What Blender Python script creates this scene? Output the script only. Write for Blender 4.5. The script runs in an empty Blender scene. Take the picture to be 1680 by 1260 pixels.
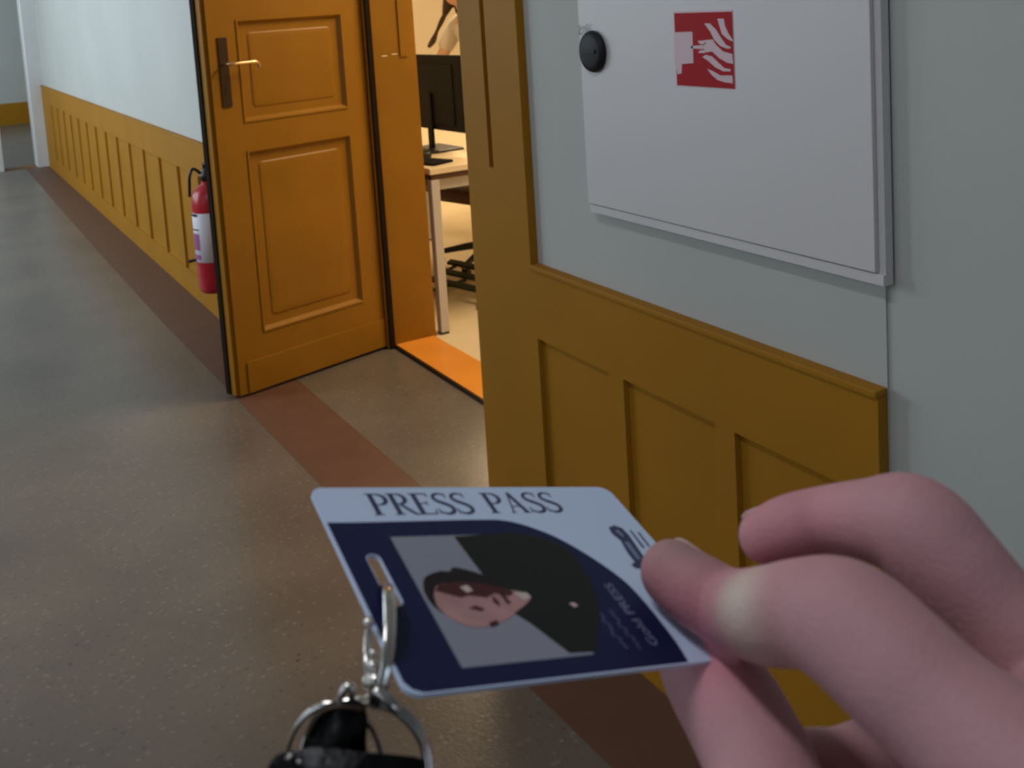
import bpy, bmesh, math, random
from mathutils import Vector, Matrix
PI = math.pi
random.seed(7)
S = bpy.context.scene
COL = S.collection

# ------------------------------------------------------------------ camera
CAM = Vector((0.0, -1.1572, 1.45))
CR = Vector((0.50454375, 0.86122929, -0.06098954)).normalized()
CU = Vector((-0.06763757, 0.10985, 0.99164416)).normalized()
CF = Vector((-0.86073269, 0.49620267, -0.11367559)).normalized()
FPX, PCX, PCY = 1700.0, 840.0, 192.03
cd = bpy.data.cameras.new('camera'); cam = bpy.data.objects.new('camera', cd); COL.objects.link(cam)
m = Matrix((CR, CU, -CF)).transposed().to_4x4(); m.translation = CAM
cam.matrix_world = m
cd.sensor_fit = 'HORIZONTAL'; cd.sensor_width = 36.0
cd.lens = 36.0 * FPX / 1680.0
cd.shift_x = 0.0; cd.shift_y = -(630.0 - PCY) / 1680.0
cd.clip_start = 0.01; cd.clip_end = 60
cd.dof.use_dof = True; cd.dof.focus_distance = 0.62; cd.dof.aperture_fstop = 26.0
S.camera = cam

# ------------------------------------------------------------------ world, exposure
w = bpy.data.worlds.new('world'); S.world = w; w.use_nodes = True
wb = w.node_tree.nodes['Background']; wb.inputs[0].default_value = (0.62, 0.78, 1.0, 1); wb.inputs[1].default_value = 1.0
S.view_settings.view_transform = 'Standard'; S.view_settings.look = 'None'
S.view_settings.exposure = 0.0; S.view_settings.gamma = 1.0
try: S.view_settings.use_curve_mapping = False
except Exception: pass

def area(name, loc, direction, sx, sy, power, col):
    l = bpy.data.lights.new(name, 'AREA'); l.shape = 'RECTANGLE'; l.size = sx; l.size_y = sy
    l.energy = power; l.color = col
    o = bpy.data.objects.new(name, l); COL.objects.link(o)
    o.location = loc; o.rotation_euler = Vector(direction).to_track_quat('-Z', 'Y').to_euler()
    return o
DAY = (0.76, 0.89, 1.0)
WIN_X = [-10.4, -8.0, -5.6]
for wx in WIN_X:
    area('window_and_fill_light', (wx, -3.32, 1.95), (0, 1, -0.12), 1.25, 1.7, 60, DAY)
area('window_and_fill_light', (-2.3, -3.32, 1.95), (0, 1, -0.12), 1.25, 1.7, 2, (0.72, 0.84, 1.0))  # added fill at an invented window, to light the hand and card
area('window_and_fill_light', (0.4, -3.32, 1.95), (-0.1, 1, -0.12), 1.25, 1.7, 1.5, (0.84, 0.90, 1.0))  # added fill at an invented window beside the camera, for card and hand
area('corridor_fill_light', (-0.75, -1.75, 3.22), (0, 0, -1), 1.2, 0.25, 17, (0.90, 0.92, 1.0))  # overhead fill, added to brighten the card and fingers
area('corridor_end_daylight', (4.85, -1.3, 1.75), (-1, 0.0, -0.1), 1.6, 1.9, 1.5, (0.74, 0.86, 1.0))
area('back_hall_daylight', (-15.0, -3.3, 1.9), (0, 1, 0), 1.6, 1.6, 110, DAY)
WARM = (1.0, 0.76, 0.46)
area('office_ceiling_light', (-3.1, 1.7, 2.72), (0, -0.35, -1), 1.2, 0.5, 60, WARM)
area('office_ceiling_light', (-6.4, 2.4, 2.72), (0, 0, -1), 1.2, 0.5, 62, WARM)

# ------------------------------------------------------------------ materials
def mat(name, col, rough=0.5, metal=0.0, var=0.0, vscale=6.0, bump=0.0, bscale=60.0, spec=0.5, sss=0.0, coat=0.0):
    M = bpy.data.materials.new(name); M.use_nodes = True
    N = M.node_tree.nodes; L = M.node_tree.links; B = N['Principled BSDF']
    B.inputs['Base Color'].default_value = (*col, 1); B.inputs['Roughness'].default_value = rough
    B.inputs['Metallic'].default_value = metal; B.inputs['Specular IOR Level'].default_value = spec
    if coat: B.inputs['Coat Weight'].default_value = coat
    if sss:
        B.inputs['Subsurface Weight'].default_value = sss; B.inputs['Subsurface Radius'].default_value = (1, .35, .2)
        B.inputs['Subsurface Scale'].default_value = 0.004
    T = N.new('ShaderNodeTexCoord')
    if var:
        n = N.new('ShaderNodeTexNoise'); n.inputs['Scale'].default_value = vscale; n.inputs['Detail'].default_value = 6
        L.new(T.outputs['Object'], n.inputs['Vector'])
        r = N.new('ShaderNodeValToRGB'); r.color_ramp.elements[0].position = 0.3; r.color_ramp.elements[1].position = 0.7
        r.color_ramp.elements[0].color = (*[c * (1 - var) for c in col], 1)
        r.color_ramp.elements[1].color = (*[min(1, c * (1 + var)) for c in col], 1)
        L.new(n.outputs['Fac'], r.inputs['Fac']); L.new(r.outputs['Color'], B.inputs['Base Color'])
    if bump:
        n = N.new('ShaderNodeTexNoise'); n.inputs['Scale'].default_value = bscale; n.inputs['Detail'].default_value = 4
        L.new(T.outputs['Object'], n.inputs['Vector'])
        b = N.new('ShaderNodeBump'); b.inputs['Strength'].default_value = bump; b.inputs['Distance'].default_value = 0.002
        L.new(n.outputs['Fac'], b.inputs['Height']); L.new(b.outputs['Normal'], B.inputs['Normal'])
    return M

OCHRE = (0.37, 0.165, 0.012)
M_och = mat('ochre_oil_paint', OCHRE, 0.55, var=0.07, vscale=3.0, bump=0.25, bscale=18, spec=0.12)
M_door = mat('door_ochre_paint', (0.29, 0.130, 0.006), 0.45, var=0.08, vscale=4.0, bump=0.2, bscale=20, spec=0.3)
M_ochd = mat('ochre_paint_in_groove', (0.20, 0.085, 0.012), 0.6)
M_wall = mat('pale_green_grey_wall_paint', (0.50, 0.505, 0.465), 0.75, var=0.04, vscale=1.5, bump=0.3, bscale=40)
M_cab = mat('grey_white_powder_coat', (0.66, 0.63, 0.615), 0.45, var=0.02, vscale=2)
M_white = mat('white_gloss_paint', (0.62, 0.62, 0.60), 0.4, var=0.05)
M_ceil = mat('white_ceiling_paint', (0.68, 0.68, 0.66), 0.8)
M_strip = mat('red_brown_floor_strip', (0.118, 0.056, 0.036), 0.5, var=0.10, vscale=9)
M_mon = mat('matt_black_monitor_plastic', (0.008, 0.008, 0.008), 0.7, spec=0.15)
M_key = mat('black_grained_key_plastic', (0.004, 0.004, 0.005), 0.35, spec=0.25, bump=0.2, bscale=600)
M_knob = mat('satin_black_lock', (0.010, 0.010, 0.011), 0.55, spec=0.3)
M_shade = mat('black_edge_and_gap_shade', (0.02, 0.012, 0.006), 0.9, spec=0.1)  # near black; also stands in for shade in the gap beside the leaf
M_black = mat('black_plastic', (0.012, 0.012, 0.014), 0.4)
M_dark = mat('dark_bronze', (0.05, 0.03, 0.015), 0.45, 0.6)
M_brass = mat('worn_brass', (0.75, 0.55, 0.32), 0.3, 0.9)
M_steel = mat('nickel_steel', (0.72, 0.69, 0.64), 0.16, 1.0)
M_red = mat('red_enamel', (0.50, 0.012, 0.02), 0.3)
M_signred = mat('sign_red_print', (0.40, 0.006, 0.010), 0.6, spec=0.2)
M_signwht = mat('sign_pale_print', (0.66, 0.48, 0.50), 0.5)
M_label = mat('white_label', (0.72, 0.70, 0.76), 0.5)
M_labelp = mat('purple_label_print', (0.38, 0.10, 0.28), 0.5)
M_cream = mat('cream_wall_paint', (0.84, 0.75, 0.58), 0.8, var=0.04, vscale=1.2)
M_desk = mat('pale_maple_laminate', (0.78, 0.64, 0.42), 0.4, var=0.05)
M_grey = mat('grey_metal_frame', (0.55, 0.52, 0.48), 0.4, 0.1)
M_orange = mat('orange_threshold_paint', (0.80, 0.30, 0.035), 0.35, var=0.07)
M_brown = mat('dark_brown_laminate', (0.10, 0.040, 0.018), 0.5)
M_green = mat('dark_green_plastic', (0.014, 0.026, 0.022), 0.4)
M_navy = mat('navy_card_print', (0.008, 0.012, 0.058), 0.45, spec=0.2)
M_card = mat('white_glossy_card', (0.60, 0.72, 0.93), 0.28)
M_cardtext = mat('dark_navy_ink', (0.02, 0.03, 0.09), 0.35)
M_ghost = mat('faint_blue_ink', (0.05, 0.055, 0.14), 0.35)
M_ghost2 = mat('pale_blue_ink', (0.22, 0.22, 0.34), 0.35)
M_pbg = mat('portrait_grey_backdrop', (0.27, 0.28, 0.34), 0.32)
M_pskin = mat('portrait_skin', (0.48, 0.25, 0.235), 0.35, var=0.15, vscale=120)
M_pdark = mat('portrait_shadow', (0.075, 0.018, 0.020), 0.45, spec=0.2)
M_phair = mat('portrait_hair', (0.014, 0.009, 0.010), 0.45, spec=0.2)
M_pcoat = mat('portrait_dark_jacket', (0.012, 0.013, 0.011), 0.45, spec=0.2)
M_shirt = mat('white_cotton', (0.62, 0.58, 0.52), 0.9, bump=0.4, bscale=80)
M_trous = mat('dark_trousers', (0.03, 0.03, 0.04), 0.9)
M_hair = mat('dark_brown_hair', (0.045, 0.018, 0.008), 0.55, bump=0.6, bscale=200)
M_facesk = mat('warm_skin', (0.62, 0.36, 0.24), 0.5, sss=0.1)
M_nail = mat('fingernail', (0.62, 0.40, 0.38), 0.3)
M_sleeve = mat('dark_grey_sleeve', (0.04, 0.045, 0.055), 0.9, bump=0.5, bscale=300)
M_outside = mat('glazed_window_glass', (0.8, 0.88, 0.9), 0.1)
M_outside.node_tree.nodes['Principled BSDF'].inputs['Transmission Weight'].default_value = 1.0
M_outside.node_tree.nodes['Principled BSDF'].inputs['IOR'].default_value = 1.02

def floor_mat():
    M = bpy.data.materials.new('speckled_terrazzo'); M.use_nodes = True
    N = M.node_tree.nodes; L = M.node_tree.links; B = N['Principled BSDF']
    T = N.new('ShaderNodeTexCoord')
    n = N.new('ShaderNodeTexNoise'); n.inputs['Scale'].default_value = 2.2; n.inputs['Detail'].default_value = 8
    L.new(T.outputs['Object'], n.inputs['Vector'])
    r = N.new('ShaderNodeValToRGB'); e = r.color_ramp.elements
    e[0].position = .3; e[0].color = (0.112, 0.092, 0.076, 1); e[1].position = .72; e[1].color = (0.168, 0.140, 0.112, 1)
    L.new(n.outputs['Fac'], r.inputs['Fac'])
    prev = r.outputs['Color']
    for sc, lo, hi, c, f in ((48, .0, .30, (0.30, 0.27, 0.24, 1), .30), (34, .0, .22, (0.06, 0.045, 0.04, 1), .40), (11, .0, .06, (0.03, 0.022, 0.02, 1), .75), (80, .0, .4, (0.10, .075, .065, 1), .30), (20, 0, .10, (.34, .31, .28, 1), .5)):
        v = N.new('ShaderNodeTexVoronoi'); v.inputs['Scale'].default_value = sc; v.inputs['Randomness'].default_value = 1
        mp = N.new('ShaderNodeMapping'); mp.inputs['Location'].default_value = (sc * .37, sc * .11, 0)
        L.new(T.outputs['Object'], mp.inputs['Vector']); L.new(mp.outputs['Vector'], v.inputs['Vector'])
        q = N.new('ShaderNodeMapRange'); q.inputs['From Min'].default_value = hi; q.inputs['From Max'].default_value = hi * .7
        q.inputs['To Max'].default_value = f
        L.new(v.outputs['Distance'], q.inputs['Value'])
        # only some of the chips show
        cc = N.new('ShaderNodeMath'); cc.operation = 'GREATER_THAN'; cc.inputs[1].default_value = .45
        sp = N.new('ShaderNodeSeparateColor'); L.new(v.outputs['Color'], sp.inputs[0]); L.new(sp.outputs[0], cc.inputs[0])
        mu = N.new('ShaderNodeMath'); mu.operation = 'MULTIPLY'; L.new(q.outputs['Result'], mu.inputs[0]); L.new(cc.outputs[0], mu.inputs[1])
        mx = N.new('ShaderNodeMixRGB'); mx.inputs['Color2'].default_value = c
        L.new(mu.outputs[0], mx.inputs['Fac']); L.new(prev, mx.inputs['Color1']); prev = mx.outputs['Color']
    L.new(prev, B.inputs['Base Color'])
    B.inputs['Roughness'].default_value = 0.30
    bn = N.new('ShaderNodeTexNoise'); bn.inputs['Scale'].default_value = 90; L.new(T.outputs['Object'], bn.inputs['Vector'])
    bb = N.new('ShaderNodeBump'); bb.inputs['Strength'].default_value = .25; bb.inputs['Distance'].default_value = .002
    L.new(bn.outputs['Fac'], bb.inputs['Height']); L.new(bb.outputs['Normal'], B.inputs['Normal'])
    return M
M_floor = floor_mat()

def skin_mat():
    M = mat('hand_skin', (0.50, 0.30, 0.30), 0.6, sss=0.12, bump=0.16, bscale=900, spec=0.3)
    N = M.node_tree.nodes; L = M.node_tree.links; B = N['Principled BSDF']
    a = N.new('ShaderNodeVertexColor'); a.layer_name = 'skin'
    T = N.new('ShaderNodeTexCoord'); n = N.new('ShaderNodeTexNoise'); n.inputs['Scale'].default_value = 90; n.inputs['Detail'].default_value = 5
    L.new(T.outputs['Object'], n.inputs['Vector'])
    r = N.new('ShaderNodeMapRange'); r.inputs['To Min'].default_value = .93; r.inputs['To Max'].default_value = 1.07
    L.new(n.outputs['Fac'], r.inputs['Value'])
    mx = N.new('ShaderNodeMixRGB'); mx.blend_type = 'MULTIPLY'; mx.inputs['Fac'].default_value = 1
    L.new(a.outputs['Color'], mx.inputs['Color1']); L.new(r.outputs['Result'], mx.inputs['Color2'])
    L.new(mx.outputs['Color'], B.inputs['Base Color'])
    return M
M_skin = skin_mat()

# ------------------------------------------------------------------ helpers
def tag(o, label=None, cat=None, group=None, kind=None):
    if label: o['label'] = label
    if cat: o['category'] = cat
    if group: o['group'] = group
    if kind: o['kind'] = kind
    return o
def empty(name, loc=(0, 0, 0), rz=0.0, mw=None):
    o = bpy.data.objects.new(name, None); COL.objects.link(o); o.empty_display_size = .05
    if mw is not None: o.matrix_world = mw
    else: o.location = loc; o.rotation_euler = (0, 0, rz)
    return o
def link(name, bm, material, parent=None, smooth=False, mw=None, fix=True):
    me = bpy.data.meshes.new(name)
    if fix: bmesh.ops.recalc_face_normals(bm, faces=bm.faces)
    bm.to_mesh(me); bm.free()
    if smooth:
        for p in me.polygons: p.use_smooth = True
    me.materials.append(material)
    o = bpy.data.objects.new(name, me); COL.objects.link(o)
    if parent: o.parent = parent
    if mw is not None: o.matrix_world = mw
    return o
def box(bm, x0, x1, y0, y1, z0, z1, bev=0.0):
    r = bmesh.ops.create_cube(bm, size=1)
    vs = r['verts']
    for v in vs: v.co = Vector(((x0 + x1) / 2 + v.co.x * (x1 - x0), (y0 + y1) / 2 + v.co.y * (y1 - y0), (z0 + z1) / 2 + v.co.z * (z1 - z0)))
    if bev:
        es = list({e for v in vs for e in v.link_edges})
        bmesh.ops.bevel(bm, geom=es, offset=bev, segments=2, profile=.6, affect='EDGES')
    return bm
def B(*a, **k): return box(bmesh.new(), *a, **k)
def boxes(L, bev=0.0):
    bm = bmesh.new()
    for b in L: box(bm, *b, bev=bev)
    return bm
def catmull(P, n=6):
    P = [tuple(p) for p in P]; Q = [P[0]] + P + [P[-1]]; out = []
    for i in range(1, len(Q) - 2):
        p0, p1, p2, p3 = Q[i - 1:i + 3]
        for k in range(n):
            t = k / n
            out.append(tuple(.5 * ((2 * b) + (-a + c) * t + (2 * a - 5 * b + 4 * c - d) * t * t + (-a + 3 * b - 3 * c + d) * t ** 3) for a, b, c, d in zip(p0, p1, p2, p3)))
    out.append(P[-1]); return out
def tube(bm, P, r, seg=10, closed=False, sub=0, dome=True):
    """P: points (x,y,z) or (x,y,z,r); r default radius"""
    P = [tuple(p) if len(p) == 4 else (*p, r) for p in P]
    if sub: P = catmull(P, sub)
    pts = [Vector(p[:3]) for p in P]; rad = [p[3] for p in P]; n = len(pts)
    rings = []; up = None
    def frame(t, up):
        if up is None or abs(up.dot(t)) > .95:
            up = Vector((0, 0, 1)) if abs(t.z) < .9 else Vector((1, 0, 0))
        a = (up - t * up.dot(t)).normalized(); return a, t.cross(a)
    def ring(c, a, b, r): return [bm.verts.new(c + (a * math.cos(2 * PI * k / seg) + b * math.sin(2 * PI * k / seg)) * r) for k in range(seg)]
    for i in range(n):
        if closed: t = (pts[(i + 1) % n] - pts[i - 1])
        else: t = pts[min(i + 1, n - 1)] - pts[max(i - 1, 0)]
        t.normalize(); a, b = frame(t, up); up = a
        if i == 0 and not closed and dome:
            for ph in (80, 60, 40, 20):
                q = math.radians(ph); rings.append(ring(pts[0] - t * rad[0] * math.sin(q), a, b, rad[0] * math.cos(q)))
        rings.append(ring(pts[i], a, b, rad[i]))
        if i == n - 1 and not closed and dome:
            for ph in (20, 40, 60, 80):
                q = math.radians(ph); rings.append(ring(pts[i] + t * rad[i] * math.sin(q), a, b, rad[i] * math.cos(q)))
    m_ = len(rings)
    for i in range(m_ if closed else m_ - 1):
        A, C = rings[i], rings[(i + 1) % m_]
        for k in range(seg): bm.faces.new((A[k], A[(k + 1) % seg], C[(k + 1) % seg], C[k]))
    if not closed:
        bm.faces.new(rings[0][::-1]); bm.faces.new(rings[-1])
    return bm
def lathe(bm, prof, cx=0, cy=0, seg=28):
    R = []
    for r, z in prof:
        R.append([bm.verts.new((cx + max(r, 1e-4) * math.cos(2 * PI * k / seg), cy + max(r, 1e-4) * math.sin(2 * PI * k / seg), z)) for k in range(seg)])
    for A, C in zip(R, R[1:]):
        for k in range(seg): bm.faces.new((A[k], A[(k + 1) % seg], C[(k + 1) % seg], C[k]))
    bm.faces.new(R[0][::-1]); bm.faces.new(R[-1]); return bm
def prism(bm, poly, z0, z1, M=None):
    a = [bm.verts.new((x, y, z0)) for x, y in poly]; b = [bm.verts.new((x, y, z1)) for x, y in poly]; n = len(poly)
    bm.faces.new(a[::-1]); bm.faces.new(b)
    for i in range(n): bm.faces.new((a[i], a[(i + 1) % n], b[(i + 1) % n], b[i]))
    if M is not None:
        for v in a + b: v.co = M @ v.co
    return bm
def rrect(x0, x1, z0, z1, r, n=5):
    P = []
    for cx, cz, a0 in ((x1 - r, z1 - r, 0), (x0 + r, z1 - r, 90), (x0 + r, z0 + r, 180), (x1 - r, z0 + r, 270)):
        for k in range(n + 1):
            a = math.radians(a0 + 90 * k / n); P.append((cx + r * math.cos(a), cz + r * math.sin(a)))
    return P
def inset_panel(x0, x1, z0, z1, loops, back, y0=0.0, rad=None):
    """loops: (inset, depth) from the frame opening; depth runs to +y. closed at y=back"""
    bm = bmesh.new(); R = []
    for i, (o, d) in enumerate(loops):
        rr = (rad[i] if rad else 0.0006)
        R.append([bm.verts.new((x, y0 + d, z)) for x, z in rrect(x0 + o, x1 - o, z0 + o, z1 - o, max(rr, .0005))])
    n = len(R[0])
    for A, C in zip(R, R[1:]):
        for k in range(n): bm.faces.new((A[k], A[(k + 1) % n], C[(k + 1) % n], C[k]))
    bm.faces.new(R[-1])
    Bk = [bm.verts.new((v.co.x, y0 + back, v.co.z)) for v in R[0]]
    for k in range(n): bm.faces.new((R[0][(k + 1) % n], R[0][k], Bk[k], Bk[(k + 1) % n]))
    bm.faces.new(Bk[::-1])
    return bm

# ------------------------------------------------------------------ the setting
WY = 0.022                    # plaster face; dado boards and casing stand proud of it at y = 0
XL0, XN0, XN1 = -11.8, -4.16, -2.337
YR = .05                      # the boards right of the niche stand 5 cm further back
HC = 3.3
# floor slab in strips that meet without overlap
XB = -1.041
fo = tag(link('floor', boxes([(-18.5, 5, -3.2, .5, -.08, 0), (-18.5, -12.2, .5, 3.2, -.08, 0)]), M_floor), kind='structure')
bm = bmesh.new()
SL = [(-11.74, -.225), (-7, -.240), (-5, -.236), (-3, -.207), (-1.75, -.168), (.5, -.10), (5, -.05)]
SR = [(-11.74, -.004), (-4.2, -.002), (-3.9, .035), (-2.8, .041), (-1.7, .048), (5, .048)]
prism(bm, SL + SR[::-1], .0002, .0015)
tag(link('trim_1', bm, M_strip), 'red-brown strip painted on the floor along the wall', kind='structure')
cf_ = tag(empty('added_ceiling_light', (-.75, -1.75, 3.2)), 'added long white light housing on the corridor ceiling, out of view', 'lamp')  # unseen fixture, added to go with the overhead fill
link('housing', boxes([(-.65, .65, -.16, .16, .03, .1)]), M_white, cf_)
tag(link('ceiling', boxes([(-18.5, 5, -3.3, .55, HC, HC + .1), (-18.5, -12, .55, 3.3, HC, HC + .1)]), M_ceil), kind='structure')

# right-hand corridor wall: one structure in pieces around the door niche
wl = tag(link('wall_right', boxes([(XL0, XN0, WY, .7, 0, HC), (XN0, XN1, WY, .7, 2.75, HC)]), M_wall), kind='structure')
wr = tag(link('wall_right_near', boxes([(XN1, XB, WY + YR, .7, 0, HC)]), M_wall), kind='structure')
tag(link('wall_right_end', boxes([(XB, 5, WY + YR + .004, .7, 0, HC)]), M_wall), kind='structure')
def dado(parent, x0, x1, xs, pw, top=0.854, ztop=0.684, zbot=0.11, y=0.0):
    d = empty('wainscot'); d.parent = parent
    Y = y + WY
    bars = [(x0, x1, y, Y, ztop, top - .012), (x0, x1, y, Y, 0, zbot)]
    cur = x0
    for x in xs:
        bars.append((cur, x, y, Y, zbot, ztop)); cur = x + pw
    bars.append((cur, x1, y, Y, zbot, ztop))
    link('board_frame', boxes(bars), M_och, d)
    link('cap_moulding', boxes([(x0, x1 + .001, y - .006, Y, top - .012, top)], bev=.003), M_och, d)
    for x in xs:
        link('panel', inset_panel(x, x + pw, zbot, ztop, [(0, 0), (.002, .013), (.02, .0145), (.03, .0145)], .0215, y), M_och, d)
    return d
dado(wr, -2.050, XB, [-2.037, -1.700, -1.3645], .284, .828, .651, .10, YR)
xl = [-5.572 - .322 * 1.42 * k for k in range(-3, 13)]
dado(wl, XL0 + .02, XN0, sorted(x for x in xl if XL0 + .1 < x < XN0 - .45), .405, zbot=.13)
cs = empty('door_casing'); cs.parent = wr
G0, G1 = -2.220, -2.199
link('casing_board', boxes([(XN1, G0, YR, YR + WY, 0, 2.9), (G1, -2.05, YR, YR + WY, 0, 2.9), (G0, G1, YR, YR + WY, 0, 1.040), (G0, G1, YR + .012, YR + WY, 1.040, 2.9)]), M_och, cs)
link('niche_lining', B(XN1, XN1 + .02, YR + WY, .50, 0, 2.75), M_och, cs)
cf = empty('door_casing'); cf.parent = wl
link('niche_lining', B(XN0 - .02, XN0, -.0, .46, 0, 2.75), M_och, cf)
link('casing_board', B(XN0 - .2, XN0 - .02, 0.001, WY, .86, 2.9), M_och, cf)
link('casing_head', B(XN0 - .2, XN1, -.002, WY, 2.9, 3.0), M_och, cf)

# far end of corridor: white framed opening with a hall behind
tag(link('wall_far', boxes([(-12.0, -11.8, -3.2, -.52, 0, HC), (-12.0, -11.8, -.52, WY, 2.4, HC)]), M_wall), kind='structure')
ef = tag(empty('trim_2'), 'white frame around the opening at the corridor end', kind='structure')
link('frame_post', B(-12.05, -11.74, -.11, .03, 0, 2.4, bev=.006), M_white, ef)
link('frame_post', B(-12.05, -11.74, -.52, -.425, 0, 2.4, bev=.006), M_white, ef)
link('frame_head', B(-12.05, -11.74, -.52, -.004, 2.4, 2.5, bev=.006), M_white, ef)
link('threshold', B(-12.0, -11.8, -.425, -.11, 0, .006), M_ochd, ef)
hb = tag(link('wall_hall', boxes([(-17.7, -17.5, -3.2, 3.2, 0, HC), (-17.5, -12, 3.0, 3.2, 0, HC), (-12.2, -12.0, .0, 3.0, 0, HC)]), M_wall), kind='structure')
arc = [(-3.0, 0), (3.0, 0), (3.0, .30)] + [(.16 + .6 * math.cos(a) * 1.0, .28 + .05 * math.sin(a)) for a in [PI * k / 12 for k in range(13)]] + [(-3.0, .30)]
bmh = bmesh.new(); prism(bmh, [(y, z) for y, z in arc], 0, .03)
for v in bmh.verts: v.co = Vector((-17.5 + v.co.z, v.co.x, v.co.y))
link('ochre_dado', bmh, M_och, hb)

# opposite wall with its windows; the two nearest the camera are added for fill light
segs = [(-18.5, -15.9, 0, HC)]; cuts = [(-15.85, -14.15)] + [(x - .65, x + .65) for x in WIN_X] + [(-2.95, -1.65), (-.25, 1.05)]
cur = -18.5; bl = []
for a, b in cuts:
    bl.append((cur, a, -3.4, -3.2, 0, HC)); bl.append((a, b, -3.4, -3.2, 0, 1.05)); bl.append((a, b, -3.4, -3.2, 2.85, HC)); cur = b
bl.append((cur, 5, -3.4, -3.2, 0, HC))
tag(link('wall_left', boxes(bl), M_wall), kind='structure')
for i, (a, b) in enumerate(cuts):
    wn = tag(empty('window_%d' % (i + 1), ((a + b) / 2, -3.3, 1.05)), kind='structure')
    W = (b - a) / 2
    link('window_frame', boxes([(-W, -W + .06, -.03, .03, 0, 1.8), (W - .06, W, -.03, .03, 0, 1.8), (-.03, .03, -.03, .03, .06, 1.74), (-W + .06, W - .06, -.03, .03, 0, .06), (-W + .06, W - .06, -.03, .03, 1.74, 1.8)]), M_white, wn)
    link('window_sill', B(-W - .05, W + .05, .03, .2, -.04, 0, bev=.006), M_white, wn)
tag(link('wall_near', boxes([(5, 5.1, -3.3, -2.2, 0, HC), (5, 5.1, -.4, .1, 0, HC), (5, 5.1, -2.2, -.4, 0, .8), (5, 5.1, -2.2, -.4, 2.7, HC)]), M_wall), kind='structure')
wn = tag(empty('window_7', (5.05, -1.3, .8)), kind='structure')
link('window_frame', boxes([(-.03, .03, -.9, -.84, 0, 1.9), (-.03, .03, .84, .9, 0, 1.9), (-.03, .03, -.03, .03, .06, 1.84), (-.03, .03, -.84, .84, 0, .06), (-.03, .03, -.84, .84, 1.84, 1.9)]), M_white, wn)
tag(link('wall_hall_end', B(-18.6, -18.5, -3.3, 3.3, 0, HC), M_wall), kind='structure')

# ------------------------------------------------------------------ door frame, threshold, office shell
XJ = -4.0                      # left jamb face
df = tag(empty('trim_3'), 'ochre timber frame lining the office doorway', kind='structure')
link('jamb', boxes([(XJ - .13, XJ + .0, .5, .70, 0, 2.6)], bev=.003), M_door, df)
link('jamb_stop', boxes([(XJ - .06, XJ + .016, .478, .4995, 0, 2.6)]), M_shade, df)  # shade between leaf and jamb put into the stop's colour and width
link('jamb_bead', boxes([(XJ - .004, XJ + .004, .470, .478, 0, 2.6)], bev=.002), M_och, df)
link('jamb_moulding', boxes([(XJ, XJ + .006, .625, .66, 1.235, 2.6)], bev=.002), M_door, df)
link('outer_post', boxes([(XN0, XJ - .13, .46, .7, 0, 2.6)]), M_door, df)
link('jamb', boxes([(-2.54, XN1, .5, .70, 0, 2.6)], bev=.003), M_door, df)
link('frame_head', boxes([(XN0, XN1, .46, .70, 2.6, 2.75)]), M_door, df)
for (zz, yy) in ((1.242, .555), (1.246, .60), (1.24, .64)):
    link('paint_chip', boxes([(XJ, XJ + .0012, yy - .012, yy + .012, zz, zz + .004)]), M_cream, df)
th = empty('door_threshold'); th.parent = df
link('threshold_board', B(-4.0, -2.54, .508, .69, -.02, .012, bev=.003), M_orange, th)
link('metal_edge', B(-4.0, -2.54, .498, .508, -.02, .013), M_dark, th)

of = tag(link('floor_office', B(-9, -.8, .69, 5.0, -.08, .002), M_desk), kind='structure')
tag(link('wall_office', boxes([(-9.1, -9.0, .7, 5.0, 0, 2.9), (-9.1, -.8, 5.0, 5.1, 0, 2.9), (-.9, -.8, .7, 5, 0, 2.9), (-9.1, XL0 + 2.8, .7, .72, 0, 2.9),
     (-9.0, XJ - .13, .70, .715, 0, 2.9), (-2.54, -.9, .70, .715, 0, 2.9), (XJ - .13, -2.54, .70, .715, 2.6, 2.9)]), M_cream), kind='structure')
tag(link('ceiling_office', B(-9.1, -.8, .7, 5.1, 2.9, 3.0), M_ceil), kind='structure')
tag(link('baseboard_office', boxes([(-9.0, -8.98, .72, 5, 0, .09), (-9, -.9, 4.98, 5.0, 0, .09)]), M_orange), kind='structure')

# ------------------------------------------------------------------ the open door leaf
hinge = Vector((-4.016, .488, 0)); free = Vector((-3.842, -.205, 0))
dv = free - hinge; LW = dv.length
xd = dv.normalized(); yd = Vector((-xd.y, xd.x, 0))
# local x: hinge -> free, local y: thickness away from the camera
if yd.dot(Vector((-1, 0, 0))) < 0: yd = -yd
mw = Matrix((xd, yd, Vector((0, 0, 1)))).transposed()
if mw.determinant() < 0: pass
mw = mw.to_4x4(); mw.translation = hinge + Vector((0, 0, .012))
door = tag(empty('door_1', mw=mw), 'open ochre panelled door leaf standing out into the corridor', kind='structure')
def dl(name, bm, material, smooth=False, parent=None):
    o = link(name, bm, material, smooth=smooth); o.parent = parent or door
    return o
T = .045; z0 = 0; zt = 2.5
px0, px1 = LW * (1 - .834), LW * (1 - .166)
pans = [(.219, .927), (1.034, 1.422), (1.53, 2.35)]
bars = [(0, px0, 0, T, 0, zt), (px1, LW, 0, T, 0, zt)]
cz = 0
for a, b in pans: bars.append((px0, px1, 0, T, cz, a)); cz = b
bars.append((px0, px1, 0, T, cz, zt))
dl('stile_and_rail_frame', boxes(bars), M_door)
for a, b in pans:
    dl('panel', inset_panel(px0, px1, a, b, [(0, -.004), (.006, -.004), (.018, .014), (.046, .0145), (.050, .0145), (.056, .011), (.070, .010)], .036,
        rad=[.0005, .0005, .0006, .004, .012, .02, .02]), M_door)
dl('kick_board', boxes([(.02, LW - .035, -.006, 0, .0, .122)], bev=.0025), M_door)
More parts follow.
